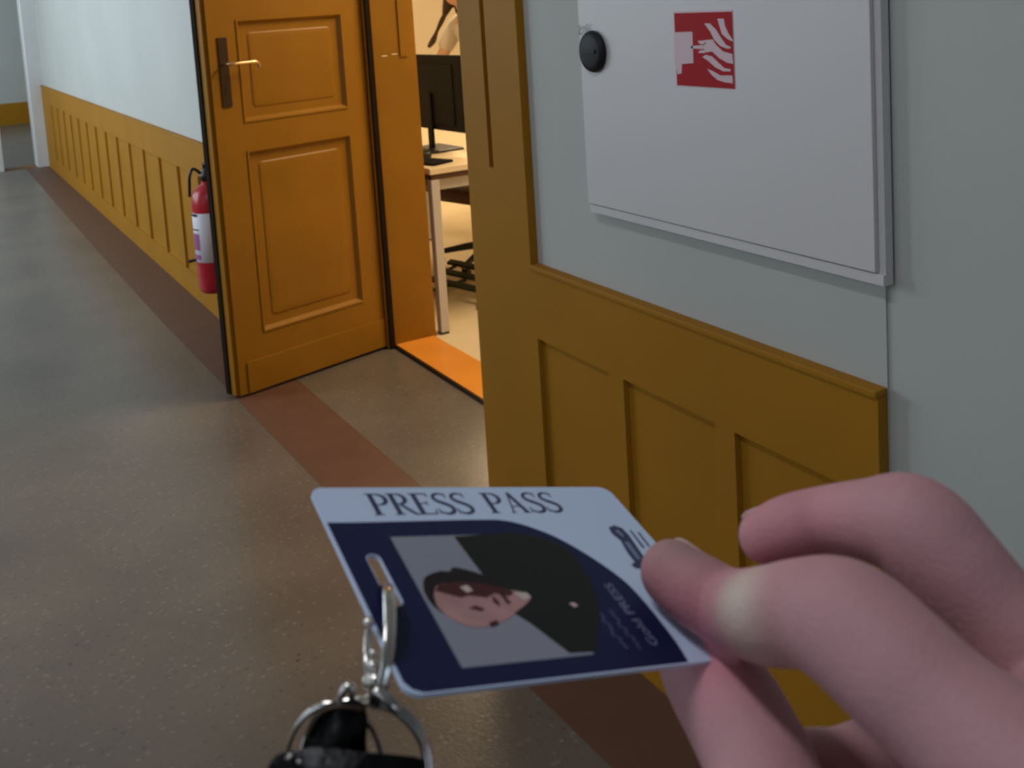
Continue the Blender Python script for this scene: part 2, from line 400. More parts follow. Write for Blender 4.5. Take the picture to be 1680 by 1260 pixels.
dl('edge_rebate', boxes([(LW, LW + .014, .012, T, 0, zt)]), M_och)
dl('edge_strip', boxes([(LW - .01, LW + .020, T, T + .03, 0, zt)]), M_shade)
hp = dl('handle_plate', B(LW - .075, LW - .035, -.005, 0, 1.10, 1.36, bev=.002), M_dark)
bmx = bmesh.new()
tube(bmx, [(LW - .052, -.004, 1.262), (LW - .052, -.03, 1.262), (LW - .054, -.046, 1.262), (LW - .075, -.052, 1.262), (LW - .11, -.052, 1.262), (LW - .155, -.050, 1.262), (LW - .172, -.048, 1.255), (LW - .176, -.047, 1.242)], .0058, sub=4)
h = dl('handle', bmx, M_brass, True, hp)
kh = dl('keyhole', boxes([(LW - .060, LW - .052, -.0065, -.005, 1.15, 1.18)]), M_black, parent=hp)
for zz in (.25, 1.25, 2.25):
    bmx = bmesh.new(); lathe(bmx, [(.0, 0), (.009, .003), (.009, .117), (.0, .12)], seg=12)
    for v in bmx.verts: v.co += Vector((-.012, -.004, zz))
    dl('hinge', bmx, M_ochd, True)

# ------------------------------------------------------------------ fire cabinet on the wall
cab = tag(empty('fire_hose_cabinet', (-1.408, YR + WY - .0005, .993)), 'pale grey metal fire hose cabinet on wall above ochre panelling', 'cabinet')
def cl(name, bm, material, smooth=False, parent=None):
    o = link(name, bm, material, smooth=smooth); o.parent = parent or cab
    return o
hw = .379; ch = .82
cl('body', boxes([(-hw, hw + .004, -.017, 0, 0, ch)], bev=.001), M_cab)
cl('bottom_ledge', boxes([(-hw, hw + .004, -.022, -.017, 0, .017)], bev=.0008), M_cab)
dr = cl('cabinet_door', boxes([(-hw, hw - .008, -.026, -.0175, .0195, ch - .01)], bev=.0012), M_cab)
bmx = bmesh.new(); lathe(bmx, [(.0, 0), (.041, 0), (.043, .005), (.040, .011), (.030, .014), (.0, .0145)], seg=32)
for v in bmx.verts: v.co = Vector((v.co.x - .326, -.0265 - v.co.z, v.co.y + .340))
lk = cl('round_lock', bmx, M_knob, True, dr)
cl('lock_grip', boxes([(-.348, -.304, -.0435, -.0405, .336, .344)], bev=.001), M_knob, parent=dr)
bmx = bmesh.new()
tube(bmx, [(-.340, -.03, .384), (-.358, -.035, .390), (-.372, -.03, .378), (-.395, -.012, .364)], .0011, seg=6, sub=4)
tube(bmx, [(-.338, -.03, .396), (-.360, -.036, .384), (-.376, -.03, .392), (-.396, -.012, .386)], .0009, seg=6, sub=4)
cl('seal_wire', bmx, M_grey, True, dr)

# sign with hand, button and flames
sw, sh = .1555, .1346
sg = tag(empty('fire_alarm_sign', (-1.479, YR + WY - .0265, 1.2737)), 'small red sign with pale hand, button and flames on the cabinet', 'sign')
def sp(px, py):     # crop px -> sign local
    y = (py - 155) / (905 - 5 * (px / 900)); t = max(0, min(1, y))
    xl = 225 + 60 * t; xr = 900 + 60 * t
    return ((px - xl) / (xr - xl) * sw, (1 - (py - (155 - 15 * (px - xl) / 675)) / (900 + 60 * (px - xl) / 675)) * sh)
def flat(polys, d0, d1, name, material, parent, fn=None):
    bm = bmesh.new()
    for P in polys:
        Q = [fn(*p) for p in P] if fn else P
        f0 = [bm.verts.new((x, -d0, z)) for x, z in Q]; f1 = [bm.verts.new((x, -d1, z)) for x, z in Q]; n = len(Q)
        bm.faces.new(f0); bm.faces.new(f1[::-1])
        for i in range(n): bm.faces.new((f0[i], f0[(i + 1) % n], f1[(i + 1) % n], f1[i]))
    return link(name, bm, material, parent)
flat([[(0, 0), (sw, 0), (sw, sh), (0, sh)]], 0, .0010, 'sign_plate', M_signwht, sg)
flat([[(.003, 0.001), (sw - .0005, 0.001), (sw - .0005, sh - .003), (.003, sh - .003)]], .0010, .0013, 'red_field', M_signred, sg)
fl_ = [[(600, 300), (660, 300), (730, 370), (790, 470), (850, 560), (900, 585), (900, 605), (860, 605), (790, 575), (720, 500), (670, 400)],
       [(745, 245), (815, 245), (830, 330), (870, 420), (925, 510), (925, 520), (870, 495), (800, 430), (770, 330)],
       [(620, 500), (700, 495), (740, 560), (820, 640), (920, 670), (935, 790), (870, 775), (780, 720), (700, 640), (630, 650), (600, 600)],
       [(590, 705), (630, 680), (700, 700), (770, 770), (840, 840), (910, 855), (910, 880), (830, 880), (740, 830), (660, 755)],
       [(650, 850), (720, 880), (800, 930), (930, 930), (940, 1025), (860, 1015), (770, 985), (700, 920)]]
flat(fl_, .0013, .0016, 'flames_and_hand', M_signwht, sg, sp)
flat([[(455, 572), (600, 560), (600, 610), (455, 602)], [(530, 510), (615, 505), (625, 550), (560, 550)], [(540, 655), (560, 625), (620, 620), (620, 660)]], .0013, .0016, 'fingers', M_signwht, sg, sp)
flat([[(243, 405), (465, 400), (488, 780), (350, 790), (350, 905), (300, 915), (275, 800), (262, 780)]], .0013, .0016, 'call_point_button', M_signwht, sg, sp)

# ------------------------------------------------------------------ extinguisher
ex = tag(empty('fire_extinguisher', (-4.64, -.070, .226)), 'red fire extinguisher with pale label hung on wall behind the door', 'fire extinguisher')
bmx = bmesh.new(); lathe(bmx, [(.0, 0), (.06, 0), (.072, .012), (.075, .03), (.075, .40), (.068, .445), (.045, .478), (.022, .49), (.022, .505), (0, .505)])
link('cylinder', bmx, M_red, ex, True)
bmx = bmesh.new(); lathe(bmx, [(.0748, .145), (.0762, .146), (.0762, .365), (.0748, .366)]); link('label', bmx, M_label, ex, True)
for zz, hh, mm in ((.352, .012, M_black), (.20, .075, M_labelp), (.158, .022, M_labelp), (.29, .006, M_black)):
    bmx = bmesh.new(); seg = 7
    A = [[bmx.verts.new((.0768 * math.cos(a), .0768 * math.sin(a), z)) for a in [math.radians(-112 + 9 * k) for k in range(seg)]] for z in (zz, zz + hh)]
    for k in range(seg - 1): bmx.faces.new((A[0][k], A[0][k + 1], A[1][k + 1], A[1][k]))
    link('label_print', bmx, mm, ex)
bmx = bmesh.new(); lathe(bmx, [(0, .505), (.026, .505), (.026, .53), (.016, .545), (.016, .56), (0, .56)]); link('valve', bmx, M_black, ex, True)
link('lever', boxes([(-.02, .09, -.011, .011, .575, .583), (-.02, .075, -.009, .009, .552, .559), (-.02, -.008, -.009, .009, .545, .583)], bev=.002), M_black, ex)
bmx = bmesh.new(); tube(bmx, [(-.01, -.02, .535), (-.015, -.05, .56), (-.015, -.068, .53), (-.02, -.072, .48), (-.025, -.074, .44)], .007, sub=4); link('hose', bmx, M_black, ex, True)
link('wall_bracket', B(-.035, .035, .072, .091, .30, .42, bev=.002), M_black, ex)
bmx = bmesh.new(); tube(bmx, [(-.01, -.07, .152), (-.01, -.105, .150)], .007, seg=10); link('nozzle', bmx, M_black, ex, True)

# ------------------------------------------------------------------ office furniture
dk = tag(empty('office_desk', (-4.0, .725, 0)), 'pale wooden office desk with grey metal legs seen through the doorway', 'desk')
DX, DY = -1.75, .80
link('desktop', boxes([(DX, 0, 0, DY, .715, .742)], bev=.003), M_desk, dk)
link('apron', boxes([(DX + .05, -.03, .02, .036, .63, .69), (DX + .05, -.03, DY - .036, DY - .02, .63, .69), (-.05, -.034, .04, DY - .04, .64, .69)]), M_grey, dk)
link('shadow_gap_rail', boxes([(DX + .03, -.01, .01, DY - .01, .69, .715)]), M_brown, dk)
for lx in (-.045, DX + .02):
    for ly in (.005, DY - .045):
        link('leg', boxes([(lx, lx + .04, ly, ly + .04, .012, .69)], bev=.003), M_grey, dk)
        link('foot', boxes([(lx + .002, lx + .038, ly + .002, ly + .038, .002, .013)]), M_black, dk)
link('cable_tray', boxes([(-1.2, -.25, .50, .62, .55, .60)]), M_cream, dk)

mo = tag(empty('computer_monitor', (-4.50, 1.02, .742), math.radians(4)), 'black computer monitor seen from behind on the office desk', 'monitor')
mb = boxes([(-.27, .262, -.012, .014, .10, .462)], bev=.004)
link('screen_housing', mb, M_mon, mo)
link('screen_glass', boxes([(-.262, .254, .0142, .0155, .112, .454)]), M_dark, mo)
link('back_cover', boxes([(-.20, .19, -.017, -.012, .13, .42)], bev=.002), M_mon, mo)
link('stand_neck', boxes([(-.05, -.005, -.030, -.017, .01, .28)], bev=.004), M_mon, mo)
link('stand_base', boxes([(-.14, .10, -.13, .08, 0, .012)], bev=.005), M_black, mo)
def lump(name, label, cat, loc, prof, material, rz=0):
    e = tag(empty(name, loc, rz), label, cat); return e
mu = tag(link('computer_mouse', boxes([(-.03, .03, -.05, .05, 0, .032)], bev=.014), M_black, smooth=True), 'black mouse lying on the desk in front of the monitor', 'mouse')
mu.location = (-4.33, .86, .7425); mu.rotation_euler = (0, 0, 1.2)
pn = tag(link('notebook', boxes([(-.09, .09, -.06, .06, 0, .012)], bev=.002), M_mon), 'dark notebook lying on the desk beside the monitor stand', 'notebook')
pn.location = (-4.16, .80, .7425); pn.rotation_euler = (0, 0, .35)
mg = tag(empty('coffee_mug', (-4.30, 1.14, .742)), 'small pale mug behind the edge of the monitor', 'mug')
bmx = bmesh.new(); lathe(bmx, [(0, 0), (.036, 0), (.04, .008), (.04, .09), (.036, .09), (.036, .01), (0, .008)], seg=20); link('cup', bmx, M_white, mg, True)
bmx = bmesh.new(); tube(bmx, [(.038, 0, .072), (.058, 0, .07), (.066, 0, .045), (.056, 0, .022), (.038, 0, .02)], .005, sub=4); link('handle', bmx, M_white, mg, True)

def office_chair(loc, rz, label, seatm):
    c = tag(empty('office_chair', loc, rz), label, 'chair')
    for k in range(5):
        a = 2 * PI * k / 5
        M = Matrix.Rotation(a, 4, 'Z'); bm = bmesh.new()
        tube(bm, [(.03, 0, .12, .024), (.16, 0, .10, .020), (.30, 0, .075, .014)], .02, seg=8)
        bm.transform(M); link('base_arm', bm, M_green, c, True)
        bm = bmesh.new(); lathe(bm, [(0, -.02), (.022, -.02), (.026, -.014), (.026, .014), (.022, .02), (0, .02)], seg=14)
        bm.transform(M @ Matrix.Translation((.30, 0, .028)) @ Matrix.Rotation(PI / 2, 4, 'X')); link('caster', bm, M_black, c, True)
    bm = bmesh.new(); lathe(bm, [(0, .09), (.035, .09), (.035, .14), (.022, .15), (.022, .36), (0, .36)], seg=16); link('gas_column', bm, M_black, c, True)
    link('seat', boxes([(-.22, .22, -.22, .22, .37, .45)], bev=.03), seatm, c, True)
    link('back_post', boxes([(-.03, .03, .2, .24, .39, .60)], bev=.005), M_black, c)
    link('backrest', boxes([(-.20, .20, .22, .26, .58, .74)], bev=.018), seatm, c, True)
office_chair((-4.91, 1.50, .004), .25, 'office chair with brown seat and dark star base pushed under the desk', M_brown)
fr = tag(empty('footrest', (-4.46, 1.12, .004), .25), 'low dark green slatted footrest on the floor under the desk', 'footrest')
for yy in (-.10, -.02, .06):
    link('slat', boxes([(-.24, .24, yy, yy + .035, -.008, .008)], bev=.004), M_green, fr).matrix_local = Matrix.Translation((0, 0, .095)) @ Matrix.Rotation(.32, 4, 'X')
for s in (-1, 1):
    bm = bmesh.new(); tube(bm, [(s * .2, -.14, .012), (s * .2, .14, .012), (s * .2, .12, .11), (s * .2, -.04, .075)], .010, seg=8); link('side_frame', bm, M_black, fr, True)

# ------------------------------------------------------------------ figures: smooth tapered tubes fused into one skin
def fuse(name, chains, voxel, material, parent=None, smooth_it=6, colour=None, seg=20, extra=None):
    bm = bmesh.new()
    for ch in chains: tube(bm, ch, .01, seg=seg, sub=5)
    if extra: extra(bm)
    me = bpy.data.meshes.new(name + '_raw'); bm.to_mesh(me); bm.free()
    o = bpy.data.objects.new(name + '_raw', me); COL.objects.link(o)
    r = o.modifiers.new('r', 'REMESH'); r.mode = 'VOXEL'; r.voxel_size = voxel; r.use_smooth_shade = True
    s = o.modifiers.new('s', 'SMOOTH'); s.factor = .5; s.iterations = smooth_it
    bpy.context.view_layer.update()
    ev = o.evaluated_get(bpy.context.evaluated_depsgraph_get())
    nm = bpy.data.meshes.new_from_object(ev); nm.name = name
    bpy.data.objects.remove(o); bpy.data.meshes.remove(me)
    for p in nm.polygons: p.use_smooth = True
    nm.materials.clear(); nm.materials.append(material)
    if colour:
        ca = nm.color_attributes.new('skin', 'FLOAT_COLOR', 'POINT')
        buf = []
        for v in nm.vertices: buf.extend((*colour(v.co), 1.0))
        ca.data.foreach_set('color', buf)
    ob = bpy.data.objects.new(name, nm); COL.objects.link(ob)
    if parent: ob.parent = parent
    return ob

# person behind the desk, leaning over it, mostly hidden by the door casing
PX, PY = -6.02, 2.17
pe = tag(empty('person', (PX, PY, 0)), 'person in white shirt with dark hair leaning over desk behind monitor', 'person')
def pb(L): return [tuple(p) for p in L]
link_body = fuse('body', [
    pb([(.0, .10, .98, .135), (0, .02, 1.12, .125), (0, -.07, 1.24, .135), (0, -.12, 1.33, .12), (0, -.15, 1.40, .055)]),
    pb([(0, -.15, 1.38, .052), (0, -.19, 1.47, .05)]),
    pb([(0, -.22, 1.50, .075), (0, -.25, 1.60, .083), (0, -.24, 1.63, .078)]),
    pb([(-.10, -.10, 1.33, .06), (-.20, -.13, 1.28, .05), (-.25, -.22, 1.10, .040), (-.23, -.33, .92, .033), (-.19, -.42, .785, .026), (-.18, -.48, .77, .022)]),
    pb([(.10, -.10, 1.33, .06), (.20, -.13, 1.28, .05), (.25, -.20, 1.10, .040), (.22, -.28, .93, .033), (.17, -.36, .785, .026), (.16, -.42, .77, .022)]),
    pb([(-.09, .10, .96, .10), (-.10, .13, .75, .085), (-.10, .12, .50, .058), (-.10, .15, .12, .042), (-.10, .13, .05, .040), (-.10, .02, .03, .030)]),
    pb([(.09, .10, .96, .10), (.10, .13, .75, .085), (.10, .12, .50, .058), (.10, .15, .12, .042), (.10, .13, .05, .040), (.10, .02, .03, .030)]),
] + [pb([(sx + dx * .4, -.46, .765, .010), (sx + dx, -.50, .760, .008), (sx + dx * 1.2, -.535, .755, .0065)]) for sx in (-.18, ) for dx in (-.03, -.01, .01, .03)]
  + [pb([(sx + dx * .4, -.40, .765, .010), (sx + dx, -.44, .760, .008), (sx + dx * 1.2, -.475, .755, .0065)]) for sx in (.16, ) for dx in (-.03, -.01, .01, .03)],
    .008, M_facesk, pe, 4)
fuse('shirt', [
    pb([(.0, .10, .97, .143), (0, .02, 1.12, .134), (0, -.07, 1.24, .144), (0, -.12, 1.33, .128), (0, -.14, 1.37, .072)]),
    pb([(-.10, -.10, 1.33, .07), (-.20, -.13, 1.28, .062), (-.24, -.19, 1.17, .056)]),
    pb([(.10, -.10, 1.33, .07), (.20, -.13, 1.28, .062), (.24, -.18, 1.17, .056)])], .009, M_shirt, pe, 3)
fuse('trousers', [
    pb([(-.09, .10, .95, .112), (-.10, .13, .75, .098), (-.10, .12, .50, .074), (-.10, .15, .12, .062)]),
    pb([(.09, .10, .95, .112), (.10, .13, .75, .098), (.10, .12, .50, .074), (.10, .15, .12, .062)])], .01, M_trous, pe, 3)
fuse('hair', [pb([(0, -.20, 1.64, .088), (0, -.17, 1.56, .09), (-.02, -.13, 1.47, .075), (-.08, -.14, 1.40, .05)]),
    pb([(-.08, -.20, 1.56, .045), (-.12, -.21, 1.46, .042), (-.15, -.23, 1.38, .022)])], .007, M_hair, pe, 3)
bm = bmesh.new(); P_ = [(-.14, -.22, 1.40), (-.19, -.24, 1.33), (-.235, -.26, 1.26), (-.28, -.27, 1.20), (-.32, -.28, 1.165)]
tube(bm, [(*p, .011 + .006 * (i % 2) + (.004 if i > 2 else 0)) for i, p in enumerate(P_)], .01, seg=8, sub=3)
link('braid', bm, M_hair, pe, True)

# ------------------------------------------------------------------ camera-side things: real size, placed in the room through a local frame
HM = Matrix((CR, CU, CF)).transposed().to_4x4(); HM.translation = CAM     # x right, y up, z away from the photographer
def hx(px, py, z):      # point at distance z in that frame
    return Vector(((px - PCX) / FPX * z, -(py - PCY) / FPX * z, z))
def hw_(px, py, z): return HM @ hx(px, py, z)

# the pass
TLc, TRc, BLc = Vector((-.0466, -.0848, .2370)), Vector((.0256, -.1001, .2804)), Vector((-.0186, -.1029, .1840))
cu_ = (TRc - TLc).normalized(); cv_ = (BLc - TLc); cv_ = (cv_ - cu_ * cv_.dot(cu_)).normalized(); cn = cu_.cross(cv_)   # cn points up to the viewer
if (HM.to_3x3() @ cn).z < 0: cn = -cn
A_ = HM.to_3x3()
CMX = Matrix((A_ @ cu_, A_ @ -cv_, A_ @ cn)).transposed().to_4x4(); CMX.translation = HM @ TLc
CW, CH = .0856, .0626
pas = tag(empty('press_pass', mw=CMX), 'white and navy press pass card held between the fingers', 'card')
def cq(u, v): return (u * .001, -v * .001)
def card_poly(name, polys, h0, h1, material, parent=None, mm=True):
    bm = bmesh.new()
    for P in polys: prism(bm, [cq(*p) for p in P] if mm else P, h0, h1)
    return link(name, bm, material, parent or pas)
# base with slot: outline + hole, thickness .8 mm
def ringfill(outer, inner, z0, z1):
    bm = bmesh.new()
    for z in (z0, z1):
        eo = [bm.verts.new((x, y, z)) for x, y in outer]; ei = [bm.verts.new((x, y, z)) for x, y in inner]
        es = [bm.edges.new((eo[i], eo[(i + 1) % len(eo)])) for i in range(len(eo))] + [bm.edges.new((ei[i], ei[(i + 1) % len(ei)])) for i in range(len(ei))]
        bmesh.ops.triangle_fill(bm, use_beauty=True, use_dissolve=False, edges=es)
        if z == z0: O0, I0 = eo, ei
        else: O1, I1 = eo, ei
    for a, b in ((O0, O1), (I0, I1)):
        n = len(a)
        for i in range(n): bm.faces.new((a[i], a[(i + 1) % n], b[(i + 1) % n], b[i]))
    return bm
outer = rrect(0, CW, -CH, 0, .0034, 8)
slot = rrect(.0056, .0086, -.0398, -.0240, .00149, 6)
link('card_base', ringfill(outer, slot, -.0008, 0), M_card, pas)
# navy field
nav = [(.5, 12.9), (9.7, 13.05), (24, 13.0), (38.1, 13.0), (45.3, 13.4), (50.9, 15.6), (56.6, 19.9), (60.9, 25.4), (64.4, 31.4), (66.6, 36.9), (67.4, 42.3), (67.5, 49.6), (67.2, 56.5), (66.3, 62.2), (3.6, 62.2), (1.6, 61.2), (.5, 59.2)]
slot_o = rrect(.0054, .0088, -.0400, -.0238, .00169, 6)
link('navy_field', ringfill([cq(*p) for p in catmull(nav[:14], 4)] + [cq(*p) for p in nav[14:]], slot_o, .0, .00004), M_navy, pas)
# portrait
pc = [(13.6, 18.5), (40.0, 18.6), (44.6, 57.5), (13.6, 57.5)]
card_poly('portrait_backdrop', [[(13.6, 18.5), (44.6, 18.5), (44.6, 57.5), (13.6, 57.5)]], .00004, .00007, M_pbg)
card_poly('portrait_jacket', [[(29.5, 19.0), (46.5, 18.0), (54.4, 21.0), (58.3, 25.5), (57.6, 36), (54.2, 45.1), (46.5, 55.8), (44.9, 56.9), (39.0, 56.6), (34.5, 47.6), (32.4, 44.6), (30.0, 44.0), (29.8, 37), (30.6, 32)]], .00007, .00010, M_pcoat)
card_poly('portrait_hair', [catmull([(14.5, 36.0), (16.3, 32.2), (20.5, 30.4), (23.0, 30.6), (24.4, 29.4), (27.0, 30.2), (31.0, 32.6), (34.0, 36.5), (30, 40), (22, 44), (16.8, 43.6), (14.6, 40.2), (14.5, 36.0)], 3)[:-1]], .00010, .00013, M_phair)
card_poly('portrait_face', [catmull([(16.2, 37.6), (18.2, 34.8), (22.5, 34.2), (28, 35.4), (33.5, 37.2), (37.0, 38.2), (38.9, 39.8), (36.8, 41.8), (33.0, 44.0), (29.8, 46.0), (25.5, 47.2), (21.0, 47.6), (17.2, 44.6), (15.6, 41.2), (16.2, 37.6)], 3)[:-1]], .00013, .00016, M_pskin)
card_poly('portrait_shadow', [[(17.0, 36.4), (18.6, 34.6), (23, 33.9), (28, 34.8), (33.4, 36.6), (35.6, 38.4), (33.5, 39.4), (30.5, 38.2), (28.0, 39.4), (24.2, 38.4), (22.0, 38.9), (19.0, 37.4)],
    [(22.3, 42.1), (24.3, 41.4), (26.0, 42.7), (24.8, 43.3)], [(28.9, 40.8), (29.7, 38.7), (30.3, 40.9), (29.8, 42.4)], [(31.6, 38.6), (32.6, 38.4), (33.0, 41.4), (32.0, 41.9)], [(24.8, 46.6), (27.2, 46.0), (27.0, 47.3), (25, 47.9)]], .00016, .00019, M_pdark)
card_poly('portrait_highlight', [[(23.2, 35.7), (25.2, 35.3), (25.8, 37.0), (24.1, 37.6)], [(35.0, 38.3), (38.4, 38.6), (38.8, 40.1), (36.6, 41.0)]], .00019, .00022, mat('portrait_highlight', (.62, .50, .46), .35))
card_poly('portrait_badge', [[(47.3, 42.7), (48.6, 42.5), (49.1, 43.6), (47.9, 44.0)]], .00010, .00013, M_signwht)

# hand-drawn serif capitals, 1 unit high, y up
def ribbon(P, wd):
    Q = []; R_ = []
    for i, (x, y) in enumerate(P):
        a = P[max(i - 1, 0)]; b = P[min(i + 1, len(P) - 1)]
        tx, ty = b[0] - a[0], b[1] - a[1]; l = math.hypot(tx, ty) or 1
        q = wd[i] / 2 if isinstance(wd, (list, tuple)) else wd / 2
        Q.append((x - ty / l * q, y + tx / l * q)); R_.append((x + ty / l * q, y - tx / l * q))
    return [[Q[i], Q[i + 1], R_[i + 1], R_[i]] for i in range(len(P) - 1)]
def rect(x0, x1, y0, y1): return [[(x0, y0), (x1, y0), (x1, y1), (x0, y1)]]
def arcp(cx, cy, rx, ry, a0, a1, n=12): return [(cx + rx * math.cos(math.radians(a0 + (a1 - a0) * k / n)), cy + ry * math.sin(math.radians(a0 + (a1 - a0) * k / n))) for k in range(n + 1)]
def arcw(n, lo, hi): return [lo + (hi - lo) * math.sin(PI * k / n) for k in range(n + 1)]
TH, TN = .17, .07
def stem(x): return rect(x, x + TH, 0, 1) + rect(x - .08, x + TH + .08, 0, .045) + rect(x - .08, x + TH + .02, .955, 1)
Sp = catmull([(.56, .80), (.50, .93), (.32, .975), (.15, .89), (.12, .72), (.24, .59), (.42, .48), (.58, .34), (.58, .14), (.42, .03), (.24, .03), (.10, .12), (.06, .26)], 3)
GL = {
 'P': (stem(.08) + ribbon([(.15, .97)] + arcp(.32, .72, .30, .25, 90, -90) + [(.2, .47)], [.05] + [.05 + .10 * math.sin(PI * k / 12) for k in range(13)] + [.05]), .70),
 'R': (stem(.08) + ribbon([(.15, .97)] + arcp(.32, .74, .26, .23, 90, -90) + [(.2, .51)], [.05] + [.05 + .10 * math.sin(PI * k / 12) for k in range(13)] + [.05]) + ribbon([(.32, .51), (.55, .20), (.70, .03), (.82, .0)], [.10, .13, .11, .03]), .78),
 'E': (stem(.08) + rect(.2, .62, .945, 1) + rect(.2, .50, .49, .54) + rect(.2, .66, 0, .055) + rect(.58, .63, .82, 1) + rect(.46, .50, .42, .62) + rect(.62, .67, 0, .2), .70),
 'S': (ribbon(Sp, [.045 + .11 * math.sin(PI * k / (len(Sp) - 1)) ** 1.3 for k in range(len(Sp))]) + rect(.53, .57, .76, .98) + rect(.06, .10, .02, .26), .66),
 'A': (ribbon([(.38, 1), (.13, 0)], .06) + ribbon([(.38, 1), (.66, 0)], .15) + rect(.22, .55, .30, .35) + rect(.04, .24, 0, .04) + rect(.52, .82, 0, .04), .80),
}
def write(txt, u0, u1, vtop, vbase, material, name):
    tot = sum(GL[c][1] if c != ' ' else .55 for c in txt); H_ = (vbase - vtop)
    kx = (u1 - u0) / tot; x = u0; polys = []
    for c in txt:
        if c == ' ': x += .55 * kx; continue
        for P in GL[c][0]: polys.append([(x + a * kx, vbase - b * H_) for a, b in P])
        x += GL[c][1] * kx
    return card_poly(name, polys, .0, .00004, material)
write('PRESS PASS', 12.9, 65.6, 2.4, 10.6, M_cardtext, 'press_pass_lettering')
# small lettering running along the short side
def small(txt, size, cx, cy, length, material, name):
    cur = bpy.data.curves.new(name, 'FONT'); cur.body = txt; cur.size = 1; cur.fill_mode = 'FRONT'
    o = bpy.data.objects.new(name, cur); COL.objects.link(o); bpy.context.view_layer.update()
    me = bpy.data.meshes.new_from_object(o.evaluated_get(bpy.context.evaluated_depsgraph_get()))
    bpy.data.objects.remove(o)
    xs = [v.co.x for v in me.vertices]; ys = [v.co.y for v in me.vertices]
    k = length / (max(xs) - min(xs)); ky = size / (max(ys) - min(ys))
    for v in me.vertices:
        x = (v.co.x - min(xs)) * k; y = (v.co.y - min(ys)) * ky
        # text up = towards the slot (-u), reading direction = towards the top edge (-v)
        v.co = Vector(((cx + size / 2 - y) * .001, -(cy + length / 2 - x) * .001, .00008))
    me.materials.append(material); ob = bpy.data.objects.new(name, me); COL.objects.link(ob); ob.parent = pas
small('Gold PRESS', 2.3, 61.2, 47.0, 19.5, M_ghost2, 'small_lettering')
# two blurred lines, unreadable in the photograph
random.seed(3)
for cu0, v0, v1 in ((56.6, 45.5, 57.5), (53.2, 42.5, 57.0)):
    pts = [(cu0 + random.uniform(-.7, .7), v0 + (v1 - v0) * k / 14) for k in range(15)]
    card_poly('blurred_lettering', ribbon(pts, .7), .00004, .00008, M_ghost)
# emblem
card_poly('emblem', [[(74.9, 17.2), (77.2, 16.4), (78.9, 17.6), (79.2, 20.5), (78.6, 24.5), (78.2, 28.0), (77.6, 32.4), (75.6, 33.6), (72.6, 32.6), (72.4, 31.2), (74.0, 30.6), (74.2, 27.0), (75.2, 22.5), (74.4, 19.5)],
    [(80.6, 18.6), (81.2, 18.5), (80.8, 25.5), (80.0, 25.5)], [(82.6, 19.4), (83.2, 19.5), (82.8, 25.0), (82.1, 25.0)]], 0, .00004, M_cardtext)
card_poly('emblem_detail', [[(76.0, 18.6), (77.2, 18.2), (77.6, 20.4), (76.6, 21.2)], [(75.9, 23.0), (77.3, 23.0), (76.6, 29.5), (75.4, 29.6)]], .00004, .00007, mat('emblem_blue_grey', (.18, .24, .38), .35))

# ------------------------------------------------------------------ the hand
HP = CMX.to_3x3()
ncam = cn.normalized()
def onplane(px, py, off):
    """hand-frame point on the card's plane (shifted by off along its normal)"""
    d = hx(px, py, 1.0); t = (TLc + ncam * off).dot(ncam) / d.dot(ncam); return d * t
def J(px, py, z, r): p = HM @ hx(px, py, z); return (p.x, p.y, p.z, r)
def JP(px, py, off, r): p = HM @ onplane(px, py, off); return (p.x, p.y, p.z, r)
def HQ(x, y, z, r): p = HM @ Vector((x, y, z)); return (p.x, p.y, p.z, r)
index = [JP(1103, 940, .0082, .0073), JP(1146, 970, .0088, .0080), JP(1200, 1000, .0100, .0084), J(1260, 1010, .208, .0093), J(1322, 1006, .198, .0099), J(1390, 1025, .186, .0113),
         J(1470, 1095, .176, .0113), J(1560, 1178, .168, .0111), J(1720, 1310, .156, .0130)]
middle = [J(1256, 880, .228, .0060), J(1296, 866, .227, .0069), J(1360, 854, .225, .0073), J(1430, 855, .217, .0086), J(1500, 866, .209, .0106), J(1562, 935, .203, .0108),
          J(1640, 1025, .197, .0106), J(1790, 1180, .186, .0125)]
ring = [J(1340, 1268, .228, .0088), J(1410, 1262, .230, .0092), J(1500, 1190, .238, .0085), J(1560, 1010, .243, .0088), J(1640, 1040, .236, .0088), J(1850, 1190, .205, .0115)]
little = [J(1520, 1330, .236, .0062), J(1560, 1240, .246, .0066), J(1640, 1130, .256, .0074), J(1740, 1160, .246, .0075), J(1930, 1290, .218, .0105)]
thumb = [JP(1128, 1040, -.0100, .0090), J(1165, 1105, .232, .0108), J(1205, 1170, .220, .0112), J(1250, 1260, .208, .0112), J(1310, 1400, .192, .0118), HQ(.078, -.150, .172, .0150)]
iM, mM, rM, lM = index[-1], middle[-1], ring[-1], little[-1]
wr1 = HQ(.142, -.178, .135, .024); wr2 = HQ(.158, -.180, .155, .022)
palm = [[iM, tuple((a + b) / 2 for a, b in zip(iM[:3], wr1[:3])) + (.017,), wr1],
        [mM, tuple((a + b) / 2 for a, b in zip(mM[:3], wr1[:3])) + (.017,), wr1],
        [rM, tuple((a + b) / 2 for a, b in zip(rM[:3], wr2[:3])) + (.016,), wr2],
        [lM, tuple((a + b) / 2 for a, b in zip(lM[:3], wr2[:3])) + (.015,), wr2],
        [thumb[-1], HQ(.108, -.165, .150, .020), wr1],
        [iM, mM], [mM, rM], [rM, lM],
        [thumb[-1], HQ(.096, -.135, .165, .013), iM],
        [wr1, wr2], [wr1, HQ(.178, -.225, .115, .027), HQ(.22, -.29, .09, .033)]]
pale_c = Vector(J(1215, 985, .205, 0)[:3]); red_c = [Vector(J(1100, 985, .226, 0)[:3]), Vector(J(1160, 1050, .218, 0)[:3])]
